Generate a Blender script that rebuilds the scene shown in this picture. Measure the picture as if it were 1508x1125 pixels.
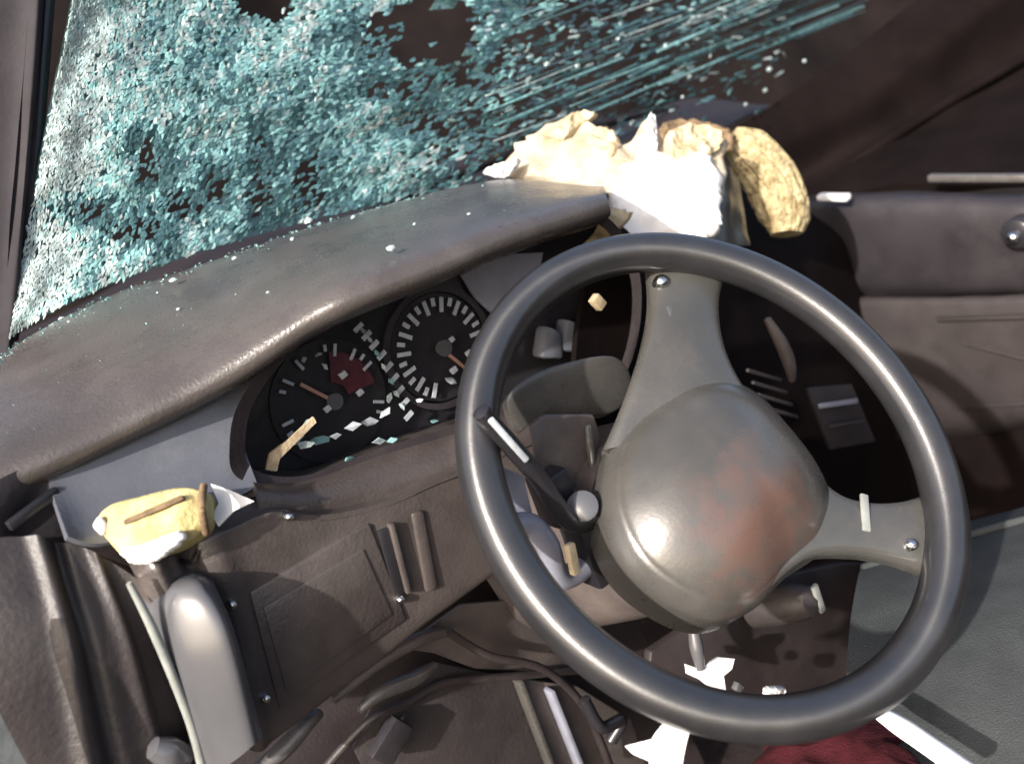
import bpy, bmesh, math, random
from mathutils import Vector, Matrix, noise
random.seed(7)
for o in list(bpy.data.objects): bpy.data.objects.remove(o)
scene = bpy.context.scene
col = scene.collection

# ------------------------------------------------------------------ camera, sky, sun, exposure
# car axes: X to the passenger side, Y forward, Z up; origin = centre of the steering wheel
CAM = Vector((-0.398, -0.41994, 0.29961))
D_ = Vector((0.49290834, 0.80646481, -0.32658213))
R_ = Vector((0.74263172, -0.5855251, -0.32505152))
U_ = Vector((0.45336464, 0.08230964, 0.88751655))
FL = 0.88341
cam = bpy.data.cameras.new('camera'); cam.sensor_width = 36; cam.lens = FL * 36
cam.clip_start = 0.02; cam.clip_end = 500
co = bpy.data.objects.new('camera', cam); col.objects.link(co)
m = Matrix((R_, U_, -D_)).transposed().to_4x4(); m.translation = CAM
co.matrix_world = m
scene.camera = co
cam.dof.use_dof = True; cam.dof.focus_distance = 0.70; cam.dof.aperture_fstop = 5.0

SUN_DIR = Vector((-0.80, -0.36, 0.54)).normalized()      # from the scene towards the sun
world = bpy.data.worlds.new('World'); scene.world = world; world.use_nodes = True
wn = world.node_tree.nodes; wl = world.node_tree.links
sky = wn.new('ShaderNodeTexSky'); sky.sky_type = 'NISHITA'; sky.sun_disc = False; sky.air_density = 0.8; sky.dust_density = 5.0; sky.ozone_density = 0.6
sky.sun_elevation = math.asin(SUN_DIR.z); sky.sun_rotation = math.atan2(SUN_DIR.x, SUN_DIR.y)
wl.new(sky.outputs[0], wn['Background'].inputs[0]); wn['Background'].inputs[1].default_value = 0.15
sl = bpy.data.lights.new('sun', 'SUN'); sl.energy = 4.2; sl.angle = math.radians(1.0); sl.color = (1.0, 0.95, 0.88)
so = bpy.data.objects.new('sun', sl); col.objects.link(so)
so.rotation_euler = SUN_DIR.to_track_quat('Z', 'Y').to_euler()
scene.view_settings.view_transform = 'Standard'; scene.view_settings.look = 'None'
scene.view_settings.exposure = 1.0; scene.view_settings.gamma = 1.0
scene.view_settings.use_curve_mapping = False

# ------------------------------------------------------------------ helpers
def ray(u, v):
    return D_ + R_ * ((u - 754) / (FL * 1508)) + U_ * ((562.5 - v) / (FL * 1508))
def PA(u, v, ax, val):
    r = ray(u, v); return CAM + r * ((val - CAM[ax]) / r[ax])
def PX(u, v, x): return PA(u, v, 0, x)
def PY(u, v, y): return PA(u, v, 1, y)
def PZ(u, v, z): return PA(u, v, 2, z)
def PP(u, v, p, n):
    r = ray(u, v); return CAM + r * ((p - CAM).dot(n) / r.dot(n))

def tag(o, label=None, cat=None, group=None, kind=None):
    if label: o['label'] = label
    if cat: o['category'] = cat
    if group: o['group'] = group
    if kind: o['kind'] = kind
    return o
def empty(name, loc, label, cat, group=None):
    o = bpy.data.objects.new(name, None); col.objects.link(o); o.location = loc
    o.empty_display_size = 0.02
    return tag(o, label, cat, group)
def link(name, me, mat, parent=None):
    o = bpy.data.objects.new(name, me); col.objects.link(o)
    for k in (mat if isinstance(mat, (list, tuple)) else [mat]):
        if k.name not in [x.name for x in me.materials if x]: me.materials.append(k)
    if parent is not None:
        o.parent = parent
        w = parent.location.copy() if parent.type == 'EMPTY' else Vector()   # part meshes are in world coordinates
        o.matrix_parent_inverse = Matrix.Translation(-w)
    return o
def mesh(name, V, F, mat, parent=None, smooth=True, sharp=40, fix=True):
    me = bpy.data.meshes.new(name); me.from_pydata([tuple(v) for v in V], [], F)
    bm = bmesh.new(); bm.from_mesh(me)
    bmesh.ops.remove_doubles(bm, verts=bm.verts, dist=1e-6)
    if fix: bmesh.ops.recalc_face_normals(bm, faces=bm.faces)
    for f in bm.faces: f.smooth = smooth
    if smooth:
        for e in bm.edges:
            if len(e.link_faces) == 2 and e.calc_face_angle(0) > math.radians(sharp): e.smooth = False
    bm.to_mesh(me); bm.free()
    return link(name, me, mat, parent)
def cr(P, n):
    """Catmull-Rom through points P, n samples"""
    out = []; k = len(P) - 1
    for i in range(n):
        t = i / (n - 1) * k; j = min(int(t), k - 1); t -= j
        a, b, c, d = P[max(j-1, 0)], P[j], P[j+1], P[min(j+2, k)]
        out.append(0.5 * ((2*b) + (c-a)*t + (2*a-5*b+4*c-d)*t*t + (3*b-a-3*c+d)*t*t*t))
    return out
def sheet(name, rows, mat, parent=None, nu=40, nv=20, th=0.004, off=None, wob=0.0, wsc=20.0, smoothit=True):
    """smooth panel with thickness through rows of 3D control points"""
    R = [cr([Vector(p) for p in r], nu) for r in rows]
    G = [cr([R[i][j] for i in range(len(R))], nv) for j in range(nu)] if smoothit else [[R[i][j] for i in range(len(R))] for j in range(nu)]
    nv = len(G[0])
    N = [[None]*nv for _ in range(nu)]
    for j in range(nu):
        for i in range(nv):
            a = G[min(j+1, nu-1)][i] - G[max(j-1, 0)][i]; b = G[j][min(i+1, nv-1)] - G[j][max(i-1, 0)]
            n = a.cross(b)
            N[j][i] = n.normalized() if n.length > 1e-12 else Vector((0, 0, 1))
    s = 1 if N[nu//2][nv//2].dot(CAM - G[nu//2][nv//2]) > 0 else -1
    V = []
    for j in range(nu):
        for i in range(nv):
            p = G[j][i]; n = N[j][i] * s
            h = wob * noise.noise(p * wsc) if wob else 0
            if off: h += off(j/(nu-1), i/(nv-1))
            V.append(p + n * h)
    k = len(V)
    for j in range(nu):
        for i in range(nv): V.append(V[j*nv+i] - N[j][i] * s * th)
    F = []
    for j in range(nu-1):
        for i in range(nv-1):
            a = j*nv+i; F.append((a, a+nv, a+nv+1, a+1)); F.append((k+a, k+a+1, k+a+nv+1, k+a+nv))
    for j in range(nu-1):
        for i in (0, nv-1):
            a = j*nv+i; F.append((a, a+nv, k+a+nv, k+a))
    for i in range(nv-1):
        for j in (0, nu-1):
            a = j*nv+i; F.append((a, a+1, k+a+1, k+a))
    return mesh(name, V, F, mat, parent, sharp=60)
def tube(name, P, rad, mat, parent=None, n=60, seg=12, flat=1.0, up=None, round_end=True):
    P = [Vector(p) for p in P]
    r0 = rad if isinstance(rad, (list, tuple)) else [rad]*len(P)
    C = cr(P, n); rr = [x.x for x in cr([Vector((r, 0, 0)) for r in r0], n)]
    V, F = [], []; up = Vector(up) if up else Vector((0.1, 0.2, 1))
    for i, c in enumerate(C):
        t = (C[min(i+1, n-1)] - C[max(i-1, 0)]).normalized()
        a = t.cross(up).normalized(); b = a.cross(t)
        for s in range(seg):
            w = 2*math.pi*s/seg
            V.append(c + a*math.cos(w)*rr[i] + b*math.sin(w)*rr[i]*flat)
    for i in range(n-1):
        for s in range(seg):
            F.append((i*seg+s, i*seg+(s+1) % seg, (i+1)*seg+(s+1) % seg, (i+1)*seg+s))
    for i, sgn in ((0, -1), (n-1, 1)):
        k = len(V); t = (C[1]-C[0] if i == 0 else C[-1]-C[-2]).normalized()*sgn
        V.append(C[i] + t*rr[i]*(0.5 if round_end else 0.02))
        for s in range(seg): F.append((i*seg+s, i*seg+(s+1) % seg, k))
    return mesh(name, V, F, mat, parent)
def box(name, c, ax, mat, parent=None, bev=0.12, seg=2):
    """rounded box: centre, three half-axis vectors"""
    ax = [Vector(a) for a in ax]; c = Vector(c)
    bm = bmesh.new(); bmesh.ops.create_cube(bm, size=2)
    ls = [a.length for a in ax]; ns = [a.normalized() for a in ax]
    for v in bm.verts: v.co = Vector((v.co.x*ls[0], v.co.y*ls[1], v.co.z*ls[2]))
    if bev: bmesh.ops.bevel(bm, geom=bm.edges[:], offset=min(ls)*bev*2, segments=seg, affect='EDGES', profile=0.5)
    for v in bm.verts: v.co = c + ns[0]*v.co.x + ns[1]*v.co.y + ns[2]*v.co.z
    bmesh.ops.recalc_face_normals(bm, faces=bm.faces)
    for f in bm.faces: f.smooth = True
    for e in bm.edges:
        if len(e.link_faces) == 2 and e.calc_face_angle(0) > math.radians(40): e.smooth = False
    me = bpy.data.meshes.new(name); bm.to_mesh(me); bm.free()
    return link(name, me, mat, parent)
def bar(name, a, b, w, t, nrm, mat, parent=None, bev=0.25):
    """box bar from a to b, width w, thickness t along nrm"""
    a, b = Vector(a), Vector(b); d = (b-a)/2; n = Vector(nrm); n = (n - d*(n.dot(d)/d.length_squared)).normalized()
    return box(name, (a+b)/2, (d, d.cross(n).normalized()*w/2, n*t/2), mat, parent, bev)
def dome(name, outline, n, H, mat, parent=None, depth=0.02, rings=12, prof=None, nout=72, wob=0.0, wsc=30):
    """solid with a closed outline, bulging along n"""
    P = cr_closed([Vector(p) for p in outline], nout); c = sum(P, Vector())/len(P); n = Vector(n).normalized()
    prof = prof or (lambda s: (1 - s**2.6)**0.6)
    V, F = [], []
    for p in P: V.append(p - n*depth)
    for r in range(rings):
        s = 1 - r/rings
        s = 1 - (r/rings)**1.5
        for p in P:
            q = c + (p-c)*s + n*H*prof(s)
            if wob: q += n*wob*noise.noise(q*wsc)*(1-s*0.5)
            V.append(q)
    V.append(c + n*H*prof(0)); k = nout
    for r in range(rings):
        for i in range(k): F.append((r*k+i, r*k+(i+1) % k, (r+1)*k+(i+1) % k, (r+1)*k+i))
    for i in range(k): F.append((rings*k+i, rings*k+(i+1) % k, len(V)-1))
    F.append(tuple(range(k-1, -1, -1)))
    return mesh(name, V, F, mat, parent, sharp=50)
def cr_closed(P, n):
    k = len(P); out = []
    for i in range(n):
        t = i/n*k; j = int(t); t -= j
        a, b, c, d = P[(j-1) % k], P[j % k], P[(j+1) % k], P[(j+2) % k]
        out.append(0.5*((2*b)+(c-a)*t+(2*a-5*b+4*c-d)*t*t+(3*b-a-3*c+d)*t*t*t))
    return out
def plate(name, pts, n, th, mat, parent=None, curve=False, nout=40, bev=0.0):
    """flat plate of thickness th with outline pts, extruded back along n"""
    P = cr_closed([Vector(p) for p in pts], nout) if curve else [Vector(p) for p in pts]
    n = Vector(n).normalized(); k = len(P)
    bm = bmesh.new(); vs = [bm.verts.new(p) for p in P]
    f = bm.faces.new(vs)
    r = bmesh.ops.extrude_face_region(bm, geom=[f])
    for v in [g for g in r['geom'] if isinstance(g, bmesh.types.BMVert)]: v.co -= n*th
    bmesh.ops.recalc_face_normals(bm, faces=bm.faces)
    if bev: bmesh.ops.bevel(bm, geom=bm.edges[:], offset=bev, segments=2, affect='EDGES', profile=0.5)
    for f in bm.faces: f.smooth = True
    for e in bm.edges:
        if len(e.link_faces) == 2 and e.calc_face_angle(0) > math.radians(35): e.smooth = False
    me = bpy.data.meshes.new(name); bm.to_mesh(me); bm.free()
    return link(name, me, mat, parent)
def crumple(name, outline, n, H, mat, parent=None, amp=0.01, sc=28, nx=44, th=0.0025, seedv=0.0, fold=None):
    """crumpled cloth or foam sheet with an irregular outline, thickness th"""
    P = cr_closed([Vector(p) for p in outline], 96); c = sum(P, Vector())/len(P); n = Vector(n).normalized()
    V, F = [], []; rings = 22; k = 96
    for r in range(rings):
        s = 1 - r/rings
        for i, p in enumerate(P):
            q = c + (p-c)*s*(1 + s*(0.10*noise.noise(Vector((i*0.33, 0.3, seedv))) + 0.09*noise.noise(Vector((i*0.9, 0.1, seedv+3)))))
            x = q*sc + Vector((seedv, seedv*2, 0))
            h = H*(1-s**2)**0.5
            rg = 1 - abs(noise.noise(x))*2.4
            rg2 = 1 - abs(noise.noise(x*2.3 + Vector((5, 3, 1))))*2.4
            h += amp*(rg*0.7 + rg2*0.35)*min(1, (1-s)*5 + 0.25)
            if fold: h += fold(q)
            V.append(q + n*h)
    V.append(c + n*(H + amp*0.5)); tot = len(V)
    for r in range(rings-1):
        for i in range(k): F.append((r*k+i, r*k+(i+1) % k, (r+1)*k+(i+1) % k, (r+1)*k+i))
    for i in range(k): F.append(((rings-1)*k+i, (rings-1)*k+(i+1) % k, tot-1))
    V2 = [v - n*th for v in V]; F2 = [tuple(a+tot for a in reversed(f)) for f in F]
    side = [(i, (i+1) % k, tot+(i+1) % k, tot+i) for i in range(k)]
    return mesh(name, V+V2, F+F2+side, mat, parent, sharp=75)

# ------------------------------------------------------------------ materials
def mat(name, c, rough=0.5, var=0.25, sc=30.0, bump=0.15, bsc=220.0, spec=0.5, dust=0.0, dustc=(0.42, 0.38, 0.33), metal=0.0, c2=None, coat=0.0, bd=0.002):
    M = bpy.data.materials.new(name); M.use_nodes = True; nt = M.node_tree; N = nt.nodes; L = nt.links
    b = N['Principled BSDF']
    tc = N.new('ShaderNodeTexCoord')
    n1 = N.new('ShaderNodeTexNoise'); n1.inputs['Scale'].default_value = sc; n1.inputs['Detail'].default_value = 6; n1.inputs['Roughness'].default_value = 0.6
    L.new(tc.outputs['Object'], n1.inputs['Vector'])
    rp = N.new('ShaderNodeValToRGB')
    lo = tuple(x*(1-var) for x in c) if c2 is None else c2
    hi = tuple(min(1, x*(1+var)) for x in c)
    rp.color_ramp.elements[0].position = 0.3; rp.color_ramp.elements[1].position = 0.7
    rp.color_ramp.elements[0].color = (*lo, 1); rp.color_ramp.elements[1].color = (*hi, 1)
    L.new(n1.outputs['Fac'], rp.inputs['Fac'])
    out = rp.outputs['Color']; rough_in = None
    if dust > 0:
        n2 = N.new('ShaderNodeTexNoise'); n2.inputs['Scale'].default_value = 11; n2.inputs['Detail'].default_value = 9; n2.inputs['Roughness'].default_value = 0.72
        L.new(tc.outputs['Object'], n2.inputs['Vector'])
        r2 = N.new('ShaderNodeValToRGB'); r2.color_ramp.elements[0].position = 0.46; r2.color_ramp.elements[1].position = 0.72
        r2.color_ramp.elements[0].color = (0, 0, 0, 1); r2.color_ramp.elements[1].color = (dust, dust, dust, 1)
        L.new(n2.outputs['Fac'], r2.inputs['Fac'])
        mx = N.new('ShaderNodeMix'); mx.data_type = 'RGBA'; mx.inputs['B'].default_value = (*dustc, 1)
        L.new(r2.outputs['Color'], mx.inputs['Factor']); L.new(out, mx.inputs['A']); out = mx.outputs['Result']
        ma = N.new('ShaderNodeMath'); ma.operation = 'MULTIPLY_ADD'; ma.inputs[1].default_value = 0.35; ma.inputs[2].default_value = rough
        L.new(r2.outputs['Color'], ma.inputs[0]); L.new(ma.outputs[0], b.inputs['Roughness'])
    else:
        b.inputs['Roughness'].default_value = rough
    L.new(out, b.inputs['Base Color'])
    b.inputs['Specular IOR Level'].default_value = spec; b.inputs['Metallic'].default_value = metal; b.inputs['Coat Weight'].default_value = coat
    if bump:
        n3 = N.new('ShaderNodeTexNoise'); n3.inputs['Scale'].default_value = bsc; n3.inputs['Detail'].default_value = 4
        L.new(tc.outputs['Object'], n3.inputs['Vector'])
        bp = N.new('ShaderNodeBump'); bp.inputs['Strength'].default_value = bump; bp.inputs['Distance'].default_value = bd
        L.new(n3.outputs['Fac'], bp.inputs['Height']); L.new(bp.outputs['Normal'], b.inputs['Normal'])
    return M
def glass_mat(name, c, trans, gl, rough, transp):
    M = bpy.data.materials.new(name); M.use_nodes = True; nt = M.node_tree; N = nt.nodes; L = nt.links
    N.remove(N['Principled BSDF']); o = N['Material Output']
    tc = N.new('ShaderNodeTexCoord'); n1 = N.new('ShaderNodeTexNoise'); n1.inputs['Scale'].default_value = 120; n1.inputs['Detail'].default_value = 5
    L.new(tc.outputs['Object'], n1.inputs['Vector'])
    rp = N.new('ShaderNodeValToRGB'); rp.color_ramp.elements[0].position = 0.35; rp.color_ramp.elements[1].position = 0.65
    rp.color_ramp.elements[0].color = (*[x*0.55 for x in c], 1); rp.color_ramp.elements[1].color = (*c, 1)
    L.new(n1.outputs['Fac'], rp.inputs['Fac'])
    d = N.new('ShaderNodeBsdfDiffuse'); t = N.new('ShaderNodeBsdfTranslucent'); g = N.new('ShaderNodeBsdfGlossy'); tr = N.new('ShaderNodeBsdfTransparent')
    L.new(rp.outputs[0], d.inputs[0]); L.new(rp.outputs[0], t.inputs[0]); g.inputs['Roughness'].default_value = rough
    g.inputs[0].default_value = (0.9, 0.97, 0.97, 1); tr.inputs[0].default_value = (0.75, 0.9, 0.9, 1)
    a = N.new('ShaderNodeMixShader'); a.inputs[0].default_value = trans; L.new(d.outputs[0], a.inputs[1]); L.new(t.outputs[0], a.inputs[2])
    b = N.new('ShaderNodeMixShader'); b.inputs[0].default_value = gl; L.new(a.outputs[0], b.inputs[1]); L.new(g.outputs[0], b.inputs[2])
    e = N.new('ShaderNodeMixShader'); e.inputs[0].default_value = transp; L.new(b.outputs[0], e.inputs[1]); L.new(tr.outputs[0], e.inputs[2])
    L.new(e.outputs[0], o.inputs['Surface'])
    return M

M_pad = mat('dash_pad_vinyl', (0.056, 0.049, 0.047), 0.25, 0.22, 14, 0.25, 420, 0.6, 0.4, (0.115, 0.103, 0.094))
M_fas = mat('fascia_plastic', (0.085, 0.09, 0.107), 0.18, 0.18, 12, 0.12, 380, 0.5, 0.25, (0.25, 0.25, 0.26))
M_low = mat('lower_panel_plastic', (0.052, 0.043, 0.041), 0.3, 0.25, 16, 0.25, 350, 0.6, 0.45, (0.115, 0.098, 0.09))
M_dark = mat('dark_plastic', (0.022, 0.017, 0.018), 0.45, 0.3, 20, 0.2, 300, 0.4, 0.2, (0.09, 0.075, 0.07))
M_black = mat('black_plastic', (0.017, 0.016, 0.019), 0.3, 0.3, 20, 0.1, 300, 0.5)
M_rim = mat('wheel_rim_vinyl', (0.018, 0.018, 0.02), 0.33, 0.2, 40, 0.1, 700, 1.0, 0.2, (0.06, 0.056, 0.055), bd=0.0012)
M_hub = mat('wheel_pad_vinyl', (0.05, 0.0495, 0.0465), 0.22, 0.15, 25, 0.12, 420, 0.75, 0.4, (0.1, 0.085, 0.075), bd=0.001)
M_shroud = mat('column_shroud_plastic', (0.066, 0.055, 0.053), 0.36, 0.25, 20, 0.2, 350, 0.5, 0.5, (0.15, 0.12, 0.105))
M_gloss = mat('glossy_grey_plastic', (0.07, 0.07, 0.076), 0.2, 0.15, 12, 0.03, 60, 0.7, coat=0.0)
M_door = mat('door_trim_plastic', (0.023, 0.02, 0.023), 0.36, 0.25, 14, 0.2, 260, 0.45, 0.3, (0.06, 0.054, 0.058))
M_doorl = mat('door_trim_vinyl', (0.03, 0.025, 0.0255), 0.45, 0.25, 12, 0.3, 240, 0.4, 0.35, (0.06, 0.052, 0.05))
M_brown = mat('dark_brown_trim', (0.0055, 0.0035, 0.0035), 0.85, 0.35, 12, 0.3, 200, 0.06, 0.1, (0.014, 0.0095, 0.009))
M_seat = mat('grey_seat_fabric', (0.043, 0.047, 0.048), 0.85, 0.2, 30, 0.6, 700, 0.2)
M_carpet = mat('dark_carpet', (0.018, 0.014, 0.014), 0.95, 0.4, 60, 0.9, 600, 0.1)
M_white = mat('white_cloth', (0.74, 0.73, 0.71), 0.8, 0.05, 25, 0.3, 500, 0.2)
M_cream = mat('cream_cloth', (0.46, 0.39, 0.26), 0.85, 0.25, 40, 0.4, 400, 0.2, c2=(0.24, 0.17, 0.1))
M_foam = mat('yellowed_foam', (0.5, 0.42, 0.25), 0.95, 0.2, 90, 1.0, 260, 0.1, c2=(0.22, 0.16, 0.075), bd=0.006)
M_foamp = mat('pale_yellow_foam', (0.5, 0.44, 0.22), 0.85, 0.12, 60, 0.6, 260, 0.15, c2=(0.36, 0.29, 0.12))
M_brownp = mat('brown_torn_lining', (0.16, 0.11, 0.065), 0.8, 0.4, 50, 0.5, 300, 0.2)
M_metal = mat('worn_bright_metal', (0.62, 0.62, 0.62), 0.22, 0.15, 60, 0.1, 200, 0.5, metal=1.0)
M_dmetal = mat('dull_steel', (0.16, 0.15, 0.145), 0.42, 0.25, 50, 0.15, 200, 0.5, 0.35, (0.16, 0.12, 0.1), metal=0.6)
M_paint = mat('white_paint', (0.78, 0.78, 0.77), 0.4, 0.08, 40, 0.05, 100, 0.5, 0.25, (0.5, 0.47, 0.42))
M_paper = mat('white_paper', (0.6, 0.595, 0.59), 0.7, 0.06, 40, 0.15, 200, 0.3)
M_tick = mat('dial_print', (0.36, 0.39, 0.42), 0.4, 0.15, 200, 0.0)
M_red = mat('dial_red_print', (0.06, 0.013, 0.02), 0.4, 0.25, 150, 0.0)
M_redc = mat('red_cloth', (0.032, 0.0045, 0.007), 0.9, 0.3, 40, 0.5, 500, 0.15)
M_blue = mat('pale_blue_grey_plastic', (0.2, 0.205, 0.25), 0.3, 0.2, 30, 0.05, 200, 0.5)
M_seal = mat('rubber_seal', (0.22, 0.23, 0.215), 0.25, 0.2, 60, 0.1, 300, 0.6)
M_pill = mat('pillar_trim', (0.034, 0.031, 0.035), 0.8, 0.25, 15, 0.2, 240, 0.05, 0.3, (0.045, 0.04, 0.04))
M_orange = mat('needle_dull_orange', (0.3, 0.17, 0.12), 0.4, 0.1, 50, 0.0)
M_bonnet = mat('maroon_body_paint', (0.010, 0.005, 0.0055), 0.6, 0.3, 8, 0.05, 60, 0.4, 0.25, (0.05, 0.038, 0.032))
M_earth = mat('dark_earth', (0.0085, 0.0062, 0.006), 0.95, 0.4, 4, 0.8, 30, 0.1)
G_white = glass_mat('crazed_glass_white', (0.84, 0.96, 0.95), 0.62, 0.10, 0.14, 0.0)
G_teal = glass_mat('crazed_glass_teal', (0.50, 0.82, 0.82), 0.62, 0.10, 0.12, 0.0)
G_deep = glass_mat('crazed_glass_deep_teal', (0.17, 0.36, 0.38), 0.6, 0.12, 0.1, 0.1)
G_film = glass_mat('crazed_interlayer', (0.4, 0.64, 0.64), 0.6, 0.03, 0.3, 0.6)
G_clear = glass_mat('cracked_glass_clear', (0.1, 0.14, 0.15), 0.3, 0.22, 0.06, 0.55)

# ------------------------------------------------------------------ setting
gs = 60
gr = mesh('ground', [(-gs, -gs, -1.0), (gs, -gs, -1.0), (gs, gs, -1.0), (-gs, gs, -1.0)], [(0, 1, 2, 3)], M_earth, fix=False); tag(gr, kind='structure')
bk = sheet('backdrop_bank', [[(-9, 2.6, -1.05), (-3, 3.2, -1.05), (3, 3.6, -1.05), (9, 3.0, -1.05)], [(-9, 3.4, 0.6), (-3, 4.0, 0.7), (3, 4.3, 0.6), (9, 3.8, 0.6)], [(-9, 4.4, 2.0), (-3, 4.8, 2.2), (3, 5.2, 2.0), (9, 4.8, 2.0)], [(-9, 7, 2.3), (-3, 7, 2.5), (3, 7.5, 2.3), (9, 7, 2.3)]], M_earth, nu=60, nv=40, th=0.05, wob=0.25, wsc=1.2); tag(bk, kind='structure')  # added dark backdrop: keeps bright sky out of the windscreen holes
fl = sheet('car_floor', [[(-0.5, -0.9, -0.62), (0.2, -0.9, -0.63), (0.85, -0.9, -0.62)], [(-0.5, 0, -0.62), (0.2, 0, -0.6), (0.85, 0, -0.62)], [(-0.5, 0.5, -0.6), (0.2, 0.5, -0.56), (0.85, 0.5, -0.6)], [(-0.5, 0.62, -0.3), (0.2, 0.62, -0.3), (0.85, 0.62, -0.3)], [(-0.5, 0.62, 0.05), (0.2, 0.62, 0.03), (0.85, 0.62, -0.02)]], M_carpet, nu=30, nv=40, th=0.01, wob=0.01, wsc=9); tag(fl, kind='structure')

# ------------------------------------------------------------------ bonnet beyond the windscreen
bo = empty('bonnet', (0.3, 1.2, 0.05), 'dark maroon car bonnet seen through the broken windscreen', 'bonnet')
sheet('bonnet_skin', [[(-0.5, 0.66, 0.1), (0.0, 0.7, 0.1), (0.5, 0.72, 0.08), (1.1, 0.7, 0.03)], [(-0.5, 1.1, 0.12), (0.0, 1.1, 0.16), (0.5, 1.1, 0.13), (1.15, 1.1, 0.06)], [(-0.5, 1.6, 0.04), (0.0, 1.6, 0.1), (0.5, 1.6, 0.07), (1.15, 1.6, 0.0)], [(-0.5, 1.9, -0.2), (0, 1.95, -0.18), (0.5, 1.95, -0.2), (1.1, 1.9, -0.25)]], M_bonnet, bo, nu=60, nv=40, th=0.004, wob=0.03, wsc=4)
tube('crease_edge', [(-0.1, 0.75, 0.13), (0.3, 0.8, 0.155), (0.7, 0.85, 0.13), (1.05, 0.95, 0.08)], [0.006, 0.01, 0.009, 0.004], M_bonnet, bo)

# ------------------------------------------------------------------ dashboard
dash = empty('dashboard', (-0.1, 0.25, -0.1), 'grey brown vinyl dashboard with padded cluster hood', 'dashboard')
lip_px = [(-70, 735), (10, 700), (90, 664), (200, 612), (330, 545), (450, 467), (520, 431), (640, 385), (760, 338), (895, 296)]
rear_px = [(-70, 580), (0, 525), (60, 487), (150, 440), (250, 405), (370, 365), (480, 328), (610, 292), (750, 266), (892, 283)]
lip = [PY(u, v, y) for (u, v), y in zip(lip_px, [.222, .22, .215, .208, .192, .165, .15, .142, .145, .16])]
rear = [PY(u, v, 0.40 if i < 8 else 0.36 - 0.03*(i-8)) for i, (u, v) in enumerate(rear_px)]
rows = [[p + Vector((0, 0.09, -0.028)) for p in lip], [p + Vector((0, 0.03, -0.022)) for p in lip], [p + Vector((0, 0.003, -0.013)) for p in lip], lip,
        [p.lerp(q, 0.08) + Vector((0, 0, 0.007)) for p, q in zip(lip, rear)],
        [p.lerp(q, 0.3) + Vector((0, 0, 0.010)) for p, q in zip(lip, rear)],
        [p.lerp(q, 0.7) + Vector((0, 0, 0.008)) for p, q in zip(lip, rear)], rear, [q + Vector((0, 0.03, -0.015)) for q in rear]]
sheet('top_pad', rows, M_pad, dash, nu=90, nv=48, th=0.005, wob=0.0012, wsc=18)
# fascia between pad and lower panel, left of the cluster: hollowed round the side vent
fa_t = [PY(u, v, 0.222) for u, v in [(60, 690), (110, 668), (200, 618), (290, 560), (370, 515), (430, 478)]]
fa_m = [PY(u, v, 0.225) for u, v in [(70, 705), (120, 690), (210, 650), (290, 612), (345, 583), (376, 560)]]
fa_b = [PY(u, v, 0.213) for u, v in [(80, 735), (130, 735), (220, 705), (300, 672), (345, 650), (358, 640)]]
fa_c = [PY(u, v, 0.19) for u, v in [(100, 790), (150, 800), (240, 775), (310, 745), (352, 730), (380, 716)]]
sheet('side_fascia', [fa_t, fa_m, fa_b, fa_c], M_fas, dash, nu=50, nv=30, th=0.004)
# side vent: frame and slats
ve = [PY(u, v, 0.205) for u, v in [(115, 690), (180, 650), (300, 600), (330, 640), (320, 700), (200, 735), (130, 745)]]
# end cap of the dash by the door
sheet('end_cap', [[PY(-60, 735, 0.215), PY(0, 705, 0.217), PY(70, 672, 0.225), PY(100, 660, 0.235)], [PY(-60, 760, 0.210), PY(0, 745, 0.213), PY(55, 715, 0.223), PY(85, 700, 0.225)], [PY(-60, 790, 0.215), PY(0, 778, 0.217), PY(35, 768, 0.225), PY(75, 738, 0.225)], [PY(-60, 830, 0.225), PY(0, 820, 0.225), PY(60, 815, 0.225), PY(110, 790, 0.23)]], M_pill, dash, nu=20, nv=20)
bar('trim_gap', PY(12, 776, 0.208), PY(84, 722, 0.220), 0.007, 0.006, (0, -1, 0), M_black, dash)
# cluster bowl, bezel
cl_px = [(372, 690), (362, 640), (378, 585), (430, 520), (520, 455), (620, 412), (740, 372), (870, 325), (930, 420), (900, 560), (760, 610), (690, 622), (560, 660), (450, 700)]
bz = [PY(u, v, 0.2) for u, v in cl_px]
inner = [PY(u, v, 0.262) for u, v in cl_px]
ci = sum(inner, Vector())/len(inner)
n = 120
o1 = cr_closed([PY(u, v, 0.196) + (PY(u, v, 0.196)-sum(bz, Vector())/len(bz)).normalized()*0.012 for u, v in cl_px], n); o2 = cr_closed(bz, n); o3 = cr_closed([ci + (p-ci)*1.0 for p in inner], n)
V = o1+o2+o3; F = []
for r in range(2):
    for i in range(n): F.append((r*n+i, r*n+(i+1) % n, (r+1)*n+(i+1) % n, (r+1)*n+i))
mesh('cluster_bezel', V, F, M_dark, dash)
cluster = plate('instrument_cluster', [Vector((0, 0.004, 0)) + ci + (p-ci)*1.03 for p in inner], (0, -1, 0), 0.01, M_black, dash, curve=True, nout=70)
cn = Vector((0, -1, 0))
def cp(u, v, d=0.258): return PY(u, v, d)
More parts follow.
